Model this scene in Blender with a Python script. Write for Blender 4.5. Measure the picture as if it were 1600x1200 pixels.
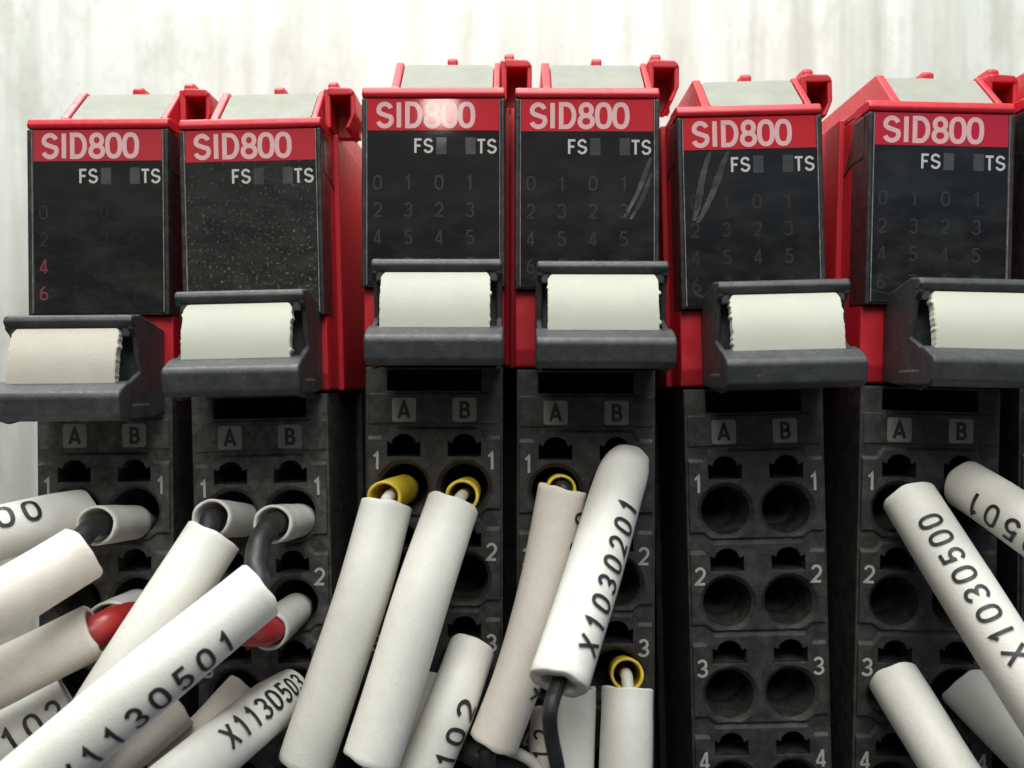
import bpy, bmesh, math, random
from mathutils import Vector, Matrix

# ------------------------------------------------------------------ scene / camera / light
scene = bpy.context.scene
for o in list(bpy.data.objects):
    bpy.data.objects.remove(o)
COL = scene.collection
MM = 0.001
D = 75.0            # camera to the plane of the display windows, mm
PX = 19.75          # photo pixels per mm on that plane

cam_d = bpy.data.cameras.new('camera')
cam = bpy.data.objects.new('camera', cam_d)
COL.objects.link(cam)
cam.location = (0, -D * MM, 0)
cam.rotation_euler = (math.radians(90), 0, 0)
cam_d.sensor_width = 36
cam_d.lens = 36 * PX * D / 1600
cam_d.clip_start = 0.003
cam_d.clip_end = 5
cam_d.dof.use_dof = True
cam_d.dof.focus_distance = (D - 3) * MM
cam_d.dof.aperture_fstop = 52
scene.camera = cam

world = bpy.data.worlds.new('World')
scene.world = world
world.use_nodes = True
bg = world.node_tree.nodes['Background']
bg.inputs[0].default_value = (0.93, 0.97, 1.0, 1)
bg.inputs[1].default_value = 0.27
_nt = world.node_tree
_tc = _nt.nodes.new('ShaderNodeTexCoord')
_sp = _nt.nodes.new('ShaderNodeSeparateXYZ')
_nt.links.new(_tc.outputs['Generated'], _sp.inputs[0])
_rp = _nt.nodes.new('ShaderNodeValToRGB')
_e = _rp.color_ramp.elements
_e[0].position, _e[0].color = 0.135, (0.34, 0.33, 0.32, 1)
_e[1].position, _e[1].color = 0.185, (1.0, 1.0, 1.0, 1)
_nt.links.new(_sp.outputs[2], _rp.inputs[0])
_rx = _nt.nodes.new('ShaderNodeValToRGB')
_ex = _rx.color_ramp.elements
_ex[0].position, _ex[0].color = 0.02, (1.0, 0.97, 0.93, 1)
_ex[1].position, _ex[1].color = 0.45, (0.72, 0.92, 1.25, 1)
_nt.links.new(_sp.outputs[0], _rx.inputs[0])
_mx = _nt.nodes.new('ShaderNodeMix')
_mx.data_type = 'RGBA'
_mx.blend_type = 'MULTIPLY'
_mx.inputs[0].default_value = 1.0
_nt.links.new(_rp.outputs[0], _mx.inputs[6])
_nt.links.new(_rx.outputs[0], _mx.inputs[7])
_nt.links.new(_mx.outputs[2], bg.inputs[0])


def area(name, loc, target, sx, sy, power, col):
    l = bpy.data.lights.new(name, 'AREA')
    l.shape = 'RECTANGLE'
    l.size = sx
    l.size_y = sy
    l.energy = power
    l.color = col
    o = bpy.data.objects.new(name, l)
    COL.objects.link(o)
    o.location = loc
    o.rotation_euler = (Vector(target) - Vector(loc)).to_track_quat('-Z', 'Y').to_euler()
    return o


area('ceiling_lamp', (0.0, -0.27, 0.255), (0, 0.0, -0.01), 0.24, 0.18, 0.98, (1.0, 0.985, 0.93))
area('cabinet_lamp', (-0.06, 0.0, 0.33), (-0.03, 0.045, 0.0), 0.36, 0.06, 1.95, (0.985, 1.0, 0.97))
pl = bpy.data.lights.new('hand_lamp', 'POINT')
pl.energy = 0.013
pl.shadow_soft_size = 0.0042
pl.color = (1.0, 0.95, 0.85)
plo = bpy.data.objects.new('hand_lamp', pl)
COL.objects.link(plo)
plo.location = (-0.0170, -0.150, 0.0652)

vs = scene.view_settings
vs.view_transform = 'Standard'
vs.look = 'None'
vs.exposure = 0.0
vs.gamma = 1.0
vs.use_curve_mapping = False
scene.render.engine = 'CYCLES'


# ------------------------------------------------------------------ materials
def new_mat(name):
    m = bpy.data.materials.new(name)
    m.use_nodes = True
    nt = m.node_tree
    return m, nt, nt.nodes['Principled BSDF']


def N(nt, typ, **kw):
    n = nt.nodes.new(typ)
    for k, v in kw.items():
        if hasattr(n, k) and k not in ('inputs',):
            try:
                setattr(n, k, v)
                continue
            except Exception:
                pass
        n.inputs[k].default_value = v
    return n


def coords(nt, sx=1000, sy=1000, sz=1000):
    tc = nt.nodes.new('ShaderNodeTexCoord')
    mp = nt.nodes.new('ShaderNodeMapping')
    mp.inputs['Scale'].default_value = (sx, sy, sz)
    oi = nt.nodes.new('ShaderNodeObjectInfo')
    ad = nt.nodes.new('ShaderNodeVectorMath')
    ad.operation = 'MULTIPLY_ADD'
    ad.inputs[1].default_value = (37.0, 53.0, 71.0)
    nt.links.new(tc.outputs['Object'], mp.inputs['Vector'])
    nt.links.new(oi.outputs['Random'], ad.inputs[0])
    nt.links.new(mp.outputs['Vector'], ad.inputs[2])
    return ad.outputs[0]


def ramp(nt, fac, stops):
    r = nt.nodes.new('ShaderNodeValToRGB')
    el = r.color_ramp.elements
    el[0].position, el[0].color = stops[0][0], stops[0][1]
    el[1].position, el[1].color = stops[-1][0], stops[-1][1]
    for p, c in stops[1:-1]:
        e = el.new(p)
        e.color = c
    nt.links.new(fac, r.inputs[0])
    return r.outputs[0]


def noise(nt, vec, scale, detail=3, rough=0.55):
    n = nt.nodes.new('ShaderNodeTexNoise')
    n.inputs['Scale'].default_value = scale
    n.inputs['Detail'].default_value = detail
    n.inputs['Roughness'].default_value = rough
    nt.links.new(vec, n.inputs['Vector'])
    return n.outputs['Fac']


def g(v, a=1):
    return (v, v, v, a)


def plastic(name, col, rough=0.45, dust=0.0, dustcol=(0.45, 0.44, 0.41), speck=0.0, bump=0.0, bev=0.0,
            vary=0.12, spec=0.5, sss=0.0, bumpscale=9, fleck=0.0):
    """moulded plastic: mottled colour, settled dust, bright specks, fine relief, softened edges"""
    m, nt, b = new_mat(name)
    v = coords(nt)
    L = nt.links.new
    n1 = noise(nt, v, 0.35, 4)
    lo = tuple(c * (1 - vary) for c in col) + (1,)
    hi = tuple(min(1, c * (1 + vary)) for c in col) + (1,)
    c = ramp(nt, n1, [(0.3, lo), (0.7, hi)])
    if dust > 0:
        n2 = noise(nt, v, 0.9, 6, 0.7)
        f = ramp(nt, n2, [(0.42, g(0)), (0.78, g(dust))])
        mx = nt.nodes.new('ShaderNodeMix')
        mx.data_type = 'RGBA'
        L(f, mx.inputs[0])
        L(c, mx.inputs[6])
        mx.inputs[7].default_value = dustcol + (1,)
        c = mx.outputs[2]
    if speck > 0:
        n3 = noise(nt, v, 4.5, 2, 0.6)
        f = ramp(nt, n3, [(0.70, g(0)), (0.78, g(speck))])
        mx = nt.nodes.new('ShaderNodeMix')
        mx.data_type = 'RGBA'
        L(f, mx.inputs[0])
        L(c, mx.inputs[6])
        mx.inputs[7].default_value = dustcol + (1,)
        c = mx.outputs[2]
    if fleck > 0:
        f = ramp(nt, noise(nt, v, 0.75, 5, 0.75), [(0.70, g(0)), (0.745, g(fleck))])
        mx = nt.nodes.new('ShaderNodeMix')
        mx.data_type = 'RGBA'
        L(f, mx.inputs[0])
        L(c, mx.inputs[6])
        mx.inputs[7].default_value = (0.16, 0.14, 0.11, 1)
        c = mx.outputs[2]
    L(c, b.inputs['Base Color'])
    rr = ramp(nt, noise(nt, v, 1.6, 3), [(0.3, g(max(0.02, rough - 0.08))), (0.7, g(min(1, rough + 0.08)))])
    L(rr, b.inputs['Roughness'])
    b.inputs['Specular IOR Level'].default_value = spec
    if sss > 0:
        b.inputs['Subsurface Weight'].default_value = sss
        b.inputs['Subsurface Radius'].default_value = (1, 0.7, 0.5)
        b.inputs['Subsurface Scale'].default_value = 0.0006
    nrm = None
    if bev > 0:
        bv = nt.nodes.new('ShaderNodeBevel')
        bv.samples = 4
        bv.inputs['Radius'].default_value = bev * MM
        nrm = bv.outputs[0]
    if bump > 0:
        bp = nt.nodes.new('ShaderNodeBump')
        bp.inputs['Strength'].default_value = bump
        bp.inputs['Distance'].default_value = 0.00006
        L(noise(nt, v, bumpscale, 3), bp.inputs['Height'])
        if nrm:
            L(nrm, bp.inputs['Normal'])
        nrm = bp.outputs[0]
    if nrm:
        L(nrm, b.inputs['Normal'])
    return m


def film(name, col, dust, speck, rough=0.09, haze=0.0):
    """glossy window film with greasy dust, specks and fine horizontal scratches"""
    m, nt, b = new_mat(name)
    L = nt.links.new
    v = coords(nt)
    mp = nt.nodes.new('ShaderNodeMapping')
    mp.inputs['Scale'].default_value = (0.6, 1, 1.2)
    mp.inputs['Rotation'].default_value = (0, math.radians(12), 0)
    L(v, mp.inputs['Vector'])
    d1 = ramp(nt, noise(nt, mp.outputs[0], 0.55, 5, 0.6), [(0.42, g(haze)), (0.78, g(dust))])
    # dust gathers towards the bottom ledge of the window
    tc = nt.nodes.new('ShaderNodeTexCoord')
    sp = nt.nodes.new('ShaderNodeSeparateXYZ')
    L(tc.outputs['Object'], sp.inputs[0])
    mr = nt.nodes.new('ShaderNodeMapRange')
    mr.inputs[1].default_value = -0.003
    mr.inputs[2].default_value = -0.0145
    mr.inputs[3].default_value = 0.35
    mr.inputs[4].default_value = 1.0
    L(sp.outputs[2], mr.inputs[0])
    mu = nt.nodes.new('ShaderNodeMath')
    mu.operation = 'MULTIPLY'
    L(d1, mu.inputs[0])
    L(mr.outputs[0], mu.inputs[1])
    sk = ramp(nt, noise(nt, v, 3.6, 4, 0.72), [(0.74 - 0.17 * min(1, speck), g(0)), (0.82 - 0.13 * min(1, speck), g(0.15 + 0.5 * speck))])
    mu2 = nt.nodes.new('ShaderNodeMath')
    mu2.operation = 'MULTIPLY'
    L(sk, mu2.inputs[0])
    L(mr.outputs[0], mu2.inputs[1])
    mx = nt.nodes.new('ShaderNodeMath')
    mx.operation = 'MAXIMUM'
    L(mu.outputs[0], mx.inputs[0])
    L(mu2.outputs[0], mx.inputs[1])
    mc = nt.nodes.new('ShaderNodeMix')
    mc.data_type = 'RGBA'
    L(mx.outputs[0], mc.inputs[0])
    mc.inputs[6].default_value = tuple(col) + (1,)
    mc.inputs[7].default_value = (0.46, 0.45, 0.42, 1)
    L(mc.outputs[2], b.inputs['Base Color'])
    ra = nt.nodes.new('ShaderNodeMath')
    ra.operation = 'MULTIPLY_ADD'
    L(mx.outputs[0], ra.inputs[0])
    ra.inputs[1].default_value = 0.6
    ra.inputs[2].default_value = rough
    L(ra.outputs[0], b.inputs['Roughness'])
    return m


M = {}
M['red'] = plastic('red_plastic', (0.58, 0.017, 0.032), 0.40, dust=0.05, dustcol=(0.5, 0.3, 0.28), bump=0.12, bev=0.16, vary=0.06, sss=0.12)
M['black'] = plastic('black_plastic', (0.019, 0.019, 0.0185), 0.55, dust=0.12, speck=0.35, bump=0.5, bev=0.14)
M['black_d'] = plastic('dusty_black_plastic', (0.030, 0.030, 0.028), 0.60, dust=0.24, speck=0.5, bump=0.6, bev=0.14)
M['bezel'] = plastic('bezel_plastic', (0.018, 0.018, 0.019), 0.35, dust=0.10, speck=0.5, bev=0.12)
M['grey'] = plastic('dark_grey_plastic', (0.034, 0.037, 0.040), 0.48, dust=0.09, speck=0.35, bump=0.5, bev=0.14)
M['ivory'] = plastic('ivory_plastic', (0.59, 0.595, 0.505), 0.6, dust=0.06, dustcol=(0.6, 0.56, 0.44), bump=0.15, vary=0.03, sss=0.1)
M['ivory_old'] = plastic('aged_ivory_plastic', (0.56, 0.54, 0.455), 0.6, dust=0.12, dustcol=(0.55, 0.47, 0.36), bump=0.35, vary=0.05, sss=0.1)
M['plate'] = plastic('silver_label', (0.29, 0.30, 0.26), 0.72, spec=0.25, dust=0.3, dustcol=(0.36, 0.35, 0.28), speck=0.25, bump=0.25, vary=0.08)
M['sleeve'] = plastic('white_sleeve', (0.76, 0.76, 0.70), 0.55, fleck=0.35, dust=0.22, dustcol=(0.56, 0.50, 0.40), speck=0.12, bump=0.35, vary=0.04, sss=0.12, bumpscale=5)
M['cream'] = plastic('cream_sleeve', (0.74, 0.69, 0.61), 0.55, fleck=0.35, dust=0.26, dustcol=(0.55, 0.45, 0.37), speck=0.12, bump=0.35, vary=0.05, sss=0.12, bumpscale=5)
M['collar'] = plastic('white_collar', (0.72, 0.72, 0.66), 0.45, dust=0.15, dustcol=(0.5, 0.44, 0.36), bump=0.2, sss=0.1)
M['yellow'] = plastic('yellow_collar', (0.68, 0.50, 0.035), 0.45, dust=0.12, dustcol=(0.45, 0.36, 0.15), bump=0.2, sss=0.1)
M['wire_black'] = plastic('black_wire', (0.014, 0.014, 0.015), 0.5, dust=0.07, speck=0.2, bump=0.4)
M['wire_red'] = plastic('red_wire', (0.40, 0.022, 0.022), 0.35, dust=0.06, bump=0.3)
M['wire_white'] = plastic('white_wire', (0.66, 0.66, 0.60), 0.45, dust=0.1, bump=0.3)
M['ink'] = plastic('sleeve_ink', (0.022, 0.022, 0.022), 0.5, vary=0.3)
M['print'] = plastic('grey_print', (0.42, 0.42, 0.40), 0.55, dust=0.35, dustcol=(0.10, 0.10, 0.10))
M['tile'] = plastic('tile_print', (0.24, 0.24, 0.225), 0.55, dust=0.4, dustcol=(0.10, 0.10, 0.10))
M['black_ink'] = plastic('letter_black', (0.020, 0.020, 0.020), 0.55)
M['metal'] = plastic('zinc_rail', (0.5, 0.5, 0.5), 0.35)
M['title'] = film('title_print', (0.76, 0.47, 0.47), 0.12, 0.1)
M['fs'] = film('status_print', (0.55, 0.55, 0.53), 0.25, 0.1)
M['led'] = film('indicator_lens', (0.050, 0.054, 0.056), 0.25, 0.4)
M['steel'] = plastic('dark_clamp_metal', (0.05, 0.05, 0.045), 0.4)
M['copper'] = plastic('clamp_metal', (0.35, 0.22, 0.16), 0.35)
M['edge'] = plastic('window_edge', (0.16, 0.165, 0.16), 0.25, dust=0.6, speck=0.8, dustcol=(0.5, 0.5, 0.48))


def wall_mat():
    """painted sheet: faint vertical ribs, grimy run marks, mottled stains and small chips"""
    m, nt, b = new_mat('painted_panel')
    L = nt.links.new
    v = coords(nt)

    def stretched(sx, sz, scale, detail, rough):
        mp = nt.nodes.new('ShaderNodeMapping')
        mp.inputs['Scale'].default_value = (sx, 1, sz)
        L(v, mp.inputs['Vector'])
        return noise(nt, mp.outputs[0], scale, detail, rough)

    def over(base, fac, col):
        mx = nt.nodes.new('ShaderNodeMix')
        mx.data_type = 'RGBA'
        L(fac, mx.inputs[0])
        if isinstance(base, tuple):
            mx.inputs[6].default_value = base
        else:
            L(base, mx.inputs[6])
        mx.inputs[7].default_value = col
        return mx.outputs[2]

    st = stretched(1.0, 0.07, 0.30, 2, 0.45)
    c = ramp(nt, st, [(0.38, (0.47, 0.495, 0.45, 1)), (0.60, (0.60, 0.625, 0.59, 1))])  # rib shading put into the colour as vertical streaks
    c = over(c, ramp(nt, stretched(1.0, 0.55, 0.20, 7, 0.75), [(0.47, g(0)), (0.68, g(0.65))]), (0.38, 0.395, 0.335, 1))
    c = over(c, ramp(nt, stretched(1.0, 0.45, 0.75, 5, 0.75), [(0.62, g(0)), (0.74, g(0.55))]), (0.28, 0.29, 0.24, 1))
    c = over(c, ramp(nt, stretched(1.0, 0.55, 1.7, 3, 0.7), [(0.72, g(0)), (0.78, g(0.6))]), (0.22, 0.22, 0.19, 1))
    L(c, b.inputs['Base Color'])
    b.inputs['Roughness'].default_value = 0.5
    bp = nt.nodes.new('ShaderNodeBump')
    bp.inputs['Strength'].default_value = 0.35
    bp.inputs['Distance'].default_value = 0.001
    L(st, bp.inputs['Height'])
    L(bp.outputs[0], b.inputs['Normal'])
    return m


M['wall'] = wall_mat()


# ------------------------------------------------------------------ mesh helpers (all in mm)
class MB:
    def __init__(s):
        s.v, s.f, s.sm = [], [], []

    def add(s, verts, faces, smooth=False):
        o = len(s.v)
        s.v += [tuple(p) for p in verts]
        s.f += [tuple(i + o for i in f) for f in faces]
        s.sm += [smooth] * len(faces)

    def add_bm(s, bm, smooth=False):
        bm.verts.index_update()
        s.add([v.co[:] for v in bm.verts], [[v.index for v in f.verts] for f in bm.faces], smooth)
        bm.free()

    def box(s, x0, x1, y0, y1, z0, z1, bev=0.0, seg=2):
        s.prism([(y0, z0), (y1, z0), (y1, z1), (y0, z1)], x0, x1, bev, seg)

    def prism(s, poly, x0, x1, bev=0.0, seg=2):
        """polygon in (y, z), extruded along x"""
        bm = bmesh.new()
        a = [bm.verts.new((x0, y, z)) for y, z in poly]
        b = [bm.verts.new((x1, y, z)) for y, z in poly]
        n = len(poly)
        bm.faces.new(a)
        bm.faces.new(b[::-1])
        for i in range(n):
            bm.faces.new((a[i], b[i], b[(i + 1) % n], a[(i + 1) % n]))
        bmesh.ops.recalc_face_normals(bm, faces=bm.faces[:])
        if bev > 0:
            bmesh.ops.bevel(bm, geom=bm.edges[:] + bm.verts[:], offset=bev, segments=seg, profile=0.5, affect='EDGES', clamp_overlap=True)
        s.add_bm(bm)

    def prism_xz(s, poly, y0, y1, bev=0.0, seg=2):
        """polygon in (x, z), extruded along y"""
        bm = bmesh.new()
        a = [bm.verts.new((x, y0, z)) for x, z in poly]
        b = [bm.verts.new((x, y1, z)) for x, z in poly]
        n = len(poly)
        bm.faces.new(a)
        bm.faces.new(b[::-1])
        for i in range(n):
            bm.faces.new((a[i], b[i], b[(i + 1) % n], a[(i + 1) % n]))
        bmesh.ops.recalc_face_normals(bm, faces=bm.faces[:])
        if bev > 0:
            bmesh.ops.bevel(bm, geom=bm.edges[:] + bm.verts[:], offset=bev, segments=seg, profile=0.5, affect='EDGES', clamp_overlap=True)
        s.add_bm(bm)

    def mesh(s, name):
        me = bpy.data.meshes.new(name)
        me.from_pydata([(x * MM, y * MM, z * MM) for x, y, z in s.v], [], s.f)
        me.update()
        for p, k in zip(me.polygons, s.sm):
            p.use_smooth = k
        return me


def link(name, me, mat, parent=None):
    o = bpy.data.objects.new(name, me)
    COL.objects.link(o)
    if mat is not None and not me.materials:
        me.materials.append(mat)
    if parent:
        o.parent = parent
    return o


def tag(o, label=None, cat=None, group=None, kind=None):
    if label:
        o['label'] = label
    if cat:
        o['category'] = cat
    if group:
        o['group'] = group
    if kind:
        o['kind'] = kind
    return o


def empty(name, loc=(0, 0, 0), rot=(0, 0, 0)):
    o = bpy.data.objects.new(name, None)
    COL.objects.link(o)
    o.empty_display_size = 0.005
    o.location = loc
    o.rotation_euler = rot
    return o


# ------------------------------------------------------------------ stroke lettering
def arc(cx, cy, rx, ry, a0, a1, n=14):
    return [(cx + rx * math.cos(math.radians(a0 + (a1 - a0) * i / n)),
             cy + ry * math.sin(math.radians(a0 + (a1 - a0) * i / n))) for i in range(n + 1)]


def sup(cx, cy, rx, ry, n=28, e=2.5):
    out = []
    for i in range(n):
        t = 2 * math.pi * i / n + 0.01
        c, s_ = math.cos(t), math.sin(t)
        out.append((cx + rx * math.copysign(abs(c) ** (2 / e), c), cy + ry * math.copysign(abs(s_) ** (2 / e), s_)))
    return out


# each glyph: (advance width, [(points, closed)])
FONT = {
    '0': (0.62, [(sup(0.31, 0.5, 0.25, 0.44), True)]),
    '1': (0.62, [([(0.14, 0.76), (0.25, 0.82), (0.35, 0.96), (0.35, 0.0)], False)]),
    '2': (0.62, [(arc(0.31, 0.68, 0.235, 0.26, 165, -20) + [(0.46, 0.45), (0.12, 0.10), (0.08, 0.055), (0.56, 0.055)], False)]),
    '3': (0.62, [(arc(0.30, 0.715, 0.215, 0.225, 160, -80) + arc(0.29, 0.27, 0.25, 0.215, 82, -160), False)]),
    '4': (0.62, [([(0.58, 0.24), (0.05, 0.24)], False), ([(0.07, 0.26), (0.40, 0.95)], False), ([(0.42, 0.98), (0.42, 0.0)], False)]),
    '5': (0.62, [([(0.53, 0.94), (0.16, 0.94), (0.11, 0.50)] + arc(0.30, 0.32, 0.235, 0.265, 138, -155), False)]),
    '6': (0.62, [(sup(0.31, 0.30, 0.235, 0.245, e=2.1), True), (arc(0.47, 0.40, 0.40, 0.54, 100, 180), False)]),
    '7': (0.62, [([(0.06, 0.94), (0.55, 0.94), (0.42, 0.6), (0.28, 0.0)], False)]),
    '8': (0.62, [(sup(0.31, 0.72, 0.205, 0.22, e=2.1), True), (sup(0.31, 0.275, 0.245, 0.225, e=2.1), True)]),
    'S': (0.70, [(arc(0.35, 0.70, 0.24, 0.235, 15, 200) + [(0.20, 0.555), (0.35, 0.50), (0.50, 0.445)] + arc(0.35, 0.30, 0.26, 0.245, 30, -165), False)]),
    'I': (0.30, [([(0.15, 0.0), (0.15, 1.0)], False)]),
    'D': (0.74, [([(0.13, 0.06), (0.13, 0.94), (0.32, 0.94)] + arc(0.34, 0.5, 0.29, 0.44, 80, -80) + [(0.32, 0.06)], True)]),
    'F': (0.58, [([(0.54, 0.93), (0.12, 0.93), (0.12, 0.0)], False), ([(0.12, 0.50), (0.47, 0.50)], False)]),
    'T': (0.60, [([(0.03, 0.93), (0.57, 0.93)], False), ([(0.30, 0.93), (0.30, 0.0)], False)]),
    'A': (0.70, [([(0.03, 0.0), (0.35, 0.97), (0.67, 0.0)], False), ([(0.14, 0.28), (0.56, 0.28)], False)]),
    'B': (0.68, [([(0.14, 0.06), (0.14, 0.94), (0.36, 0.94)] + arc(0.38, 0.725, 0.17, 0.21, 80, -80) + [(0.36, 0.51), (0.40, 0.51)] +
                  arc(0.40, 0.285, 0.20, 0.225, 80, -80) + [(0.36, 0.06)], True), ([(0.16, 0.51), (0.38, 0.51)], False)]),
    'X': (0.66, [([(0.05, 0.0), (0.58, 0.95)], False), ([(0.05, 0.95), (0.58, 0.0)], False)]),
}


def resample(pts, closed, step):
    out = []
    n = len(pts)
    for i in range(n if closed else n - 1):
        a, b = Vector(pts[i]), Vector(pts[(i + 1) % n])
        k = max(1, int((b - a).length / step))
        for j in range(k):
            out.append(a.lerp(b, j / k))
    if not closed:
        out.append(Vector(pts[-1]))
    return out


def ribbon(mb, pts, closed, half, fn, lift):
    p = []
    for q in pts:
        q = Vector(q)
        if not p or (q - p[-1]).length > 1e-4:
            p.append(q)
    n = len(p)
    verts = []
    for i in range(n):
        if closed:
            a, b = p[i - 1], p[(i + 1) % n]
        else:
            a, b = p[max(0, i - 1)], p[min(n - 1, i + 1)]
        d0 = (p[i] - a) if (closed or i > 0) else (b - p[i])
        d1 = (b - p[i]) if (closed or i < n - 1) else (p[i] - a)
        d0.normalize()
        d1.normalize()
        n0, n1 = Vector((-d0.y, d0.x)), Vector((-d1.y, d1.x))
        m = n0 + n1
        if m.length < 1e-3:
            m = n0.copy()
        m.normalize()
        k = half / max(0.5, m.dot(n0))
        c = p[i].copy()
        verts.append(fn(c.x - m.x * k, c.y - m.y * k, lift))
        verts.append(fn(c.x + m.x * k, c.y + m.y * k, lift))
    faces = []
    for i in range(n if closed else n - 1):
        j = (i + 1) % n
        faces.append((2 * i, 2 * j, 2 * j + 1, 2 * i + 1))
    mb.add(verts, faces)


def write(mb, text, h, weight, place, track=0.06, mono=None, step=0.09, wscale=1.0, slant=0.0):
    """place(u, v, lift) -> point; u along the line from the start in mm, v above the baseline in mm"""
    x = 0.0
    k = 0
    for ch in text:
        adv, strokes = FONT[ch]
        off = x
        if mono is not None:
            off = x + (mono / h / wscale - adv) / 2
        for pts, closed in strokes:
            pp = resample(pts, closed, step)
            pp = [((q.x + off) * h * wscale + slant * q.y * h, q.y * h) for q in pp]
            ribbon(mb, pp, closed, weight * h / 2, place, 0.004 * (k % 3))
            k += 1
        x += (adv + track) if mono is None else mono / h / wscale
    return x * h * wscale


def text_width(text, h, track=0.06, wscale=1.0):
    return sum(FONT[c][0] + track for c in text) * h * wscale - track * h * wscale


def front(x0, z0, y):
    return lambda u, v, l: (x0 + u, y - l, z0 + v)


# ------------------------------------------------------------------ setting
wb = MB()
wn = 200
vv, ff = [], []
for i in range(wn + 1):
    x = -260 + 520 * i / wn
    y = 66 + 0.12 * math.sin(x * 1.35) + 0.1 * math.sin(x * 0.53 + 1)
    vv += [(x, y, -220), (x, y, 200), (x, 70, -220), (x, 70, 200)]
for i in range(wn):
    a, b = 4 * i, 4 * i + 4
    ff += [(a, b, b + 1, a + 1), (a + 2, a + 3, b + 3, b + 2), (a + 1, b + 1, b + 3, a + 3), (a, a + 2, b + 2, b)]
wb.add(vv, ff, True)
tag(link('back_wall', wb.mesh('back_wall'), M['wall']), 'pale painted cabinet back panel with vertical streaks behind the modules', kind='structure')

rb = MB()
rail = [(65.7, -12), (65.7, -29.5), (64.7, -29.5), (64.7, -25), (58.2, -25), (58.2, -29.5), (57.2, -29.5), (57.2, -24),
        (63.7, -24), (63.7, -13), (57.2, -13)]
rb.box(-60, 60, 58.0, 59.0, 2.0, 6.0)
rb.box(-60, 60, 58.0, 65.5, -2.0, -1.0)
rb.box(-60, 60, 64.5, 65.6, -14.0, -1.1)
rb.box(-60, 60, 58.0, 65.5, -15.1, -14.1)
rb.box(-60, 60, 58.0, 59.0, -19.2, -15.2)
rb.box(-60, 60, 58.0, 59.0, -1.1, 1.9)
tag(link('mounting_rail', rb.mesh('mounting_rail'), M['metal']), 'zinc mounting rail carrying the row of modules against the panel', 'rail')

# ------------------------------------------------------------------ shared module meshes
HW = 5.62


def housing_mesh():
    b = MB()
    # lower red body (also fills behind the window)
    b.prism([(0.9, -20.9), (0.35, -19.6), (0.35, -14.9), (1.1, -14.9), (1.1, 0.3), (57.9, 0.3), (57.9, -21.0)], -HW + 0.03, HW - 0.03, 0.12)
    b.prism([(5.0, -20.95), (5.0, 0.86), (57.85, 0.86), (57.85, -20.95)], -6.02, 6.02, 0.10)
    # rounded lip over the window
    b.prism([(-0.55, 0.03), (-0.70, 0.35), (-0.45, 0.85), (0.2, 1.02), (2.6, 1.02), (2.6, 0.03)], -HW, HW, 0.14, 3)
    # shoulder behind the lip
    b.prism([(2.4, 0.32), (2.4, 0.9), (57.8, 0.9), (57.8, 0.32)], -HW + 0.05, HW - 0.05, 0.06)
    # raised spine with the sloped front that carries the label
    b.prism([(0.75, 0.85), (4.3, 3.95), (57.7, 3.95), (57.7, 0.7)], -2.86, 4.86, 0.06)
    # rails beside the label
    b.prism([(0.35, 0.95), (0.55, 1.25), (4.0, 4.3), (57.6, 4.3), (57.6, 0.9)], -3.45, -2.80, 0.10)
    b.prism([(0.35, 0.95), (0.55, 1.25), (4.0, 4.3), (57.6, 4.3), (57.6, 0.9)], 4.72, 5.20, 0.10)
    # little knob on top
    b.prism([(4.6, 4.0), (4.6, 4.75), (5.0, 5.0), (6.6, 5.0), (7.0, 4.6), (7.0, 4.0)], 0.75, 1.60, 0.16, 3)
    return b.mesh('housing')


def hook_mesh():
    b = MB()
    y0, y1 = 3.2, 8.0
    b.prism_xz([(5.22, 0.95), (5.22, 4.55), (5.75, 4.55), (5.75, 0.95)], y0, y1, 0.10)
    b.prism_xz([(5.60, 3.95), (5.60, 4.66), (7.45, 4.58), (7.78, 4.25), (7.60, 3.95)], y0 - 0.05, y1, 0.12)
    b.prism_xz([(7.40, 1.9), (7.42, 4.2), (7.82, 4.2), (7.82, 2.5), (7.30, 0.9), (6.9, 0.9)], y0 + 0.04, y1, 0.10)
    b.box(5.5, 7.6, 6.6, 7.7, 0.95, 4.3)
    b.prism([(3.4, 4.4), (3.4, 5.0), (3.8, 5.28), (5.6, 5.28), (6.0, 4.9), (6.0, 4.4)], 5.55, 6.35, 0.16, 3)
    b.v = [(x, y, z - 0.32 if z > 2 else z) for x, y, z in b.v]
    return b.mesh('hook')


def plate_mesh():
    b = MB()
    d = Vector((0, 3.55, 3.10)).normalized()
    nrm = Vector((0, -d.z, d.y))
    o = Vector((0, 0.80, 1.02))
    L = 4.55
    bm = bmesh.new()
    xs = (-2.72, 4.62)
    vs_ = []
    c = 0.16
    outline = [(xs[0] + c, 0.05), (xs[1] - c, 0.05), (xs[1], 0.05 + c), (xs[1], L - 2 * c), (xs[1] - 2 * c, L), (xs[0] + 2 * c, L), (xs[0], L - 2 * c), (xs[0], 0.05 + c)]
    lo = [bm.verts.new(Vector((x, 0, 0)) + o + d * t - nrm * 0.02) for x, t in outline]
    hi = [bm.verts.new(Vector((x, 0, 0)) + o + d * t + nrm * 0.17) for x, t in outline]
    bm.faces.new(lo)
    bm.faces.new(hi)
    n = len(outline)
    for i in range(n):
        bm.faces.new((lo[i], lo[(i + 1) % n], hi[(i + 1) % n], hi[i]))
    bmesh.ops.recalc_face_normals(bm, faces=bm.faces[:])
    b.add_bm(bm)
    return b.mesh('label_plate')


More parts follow.
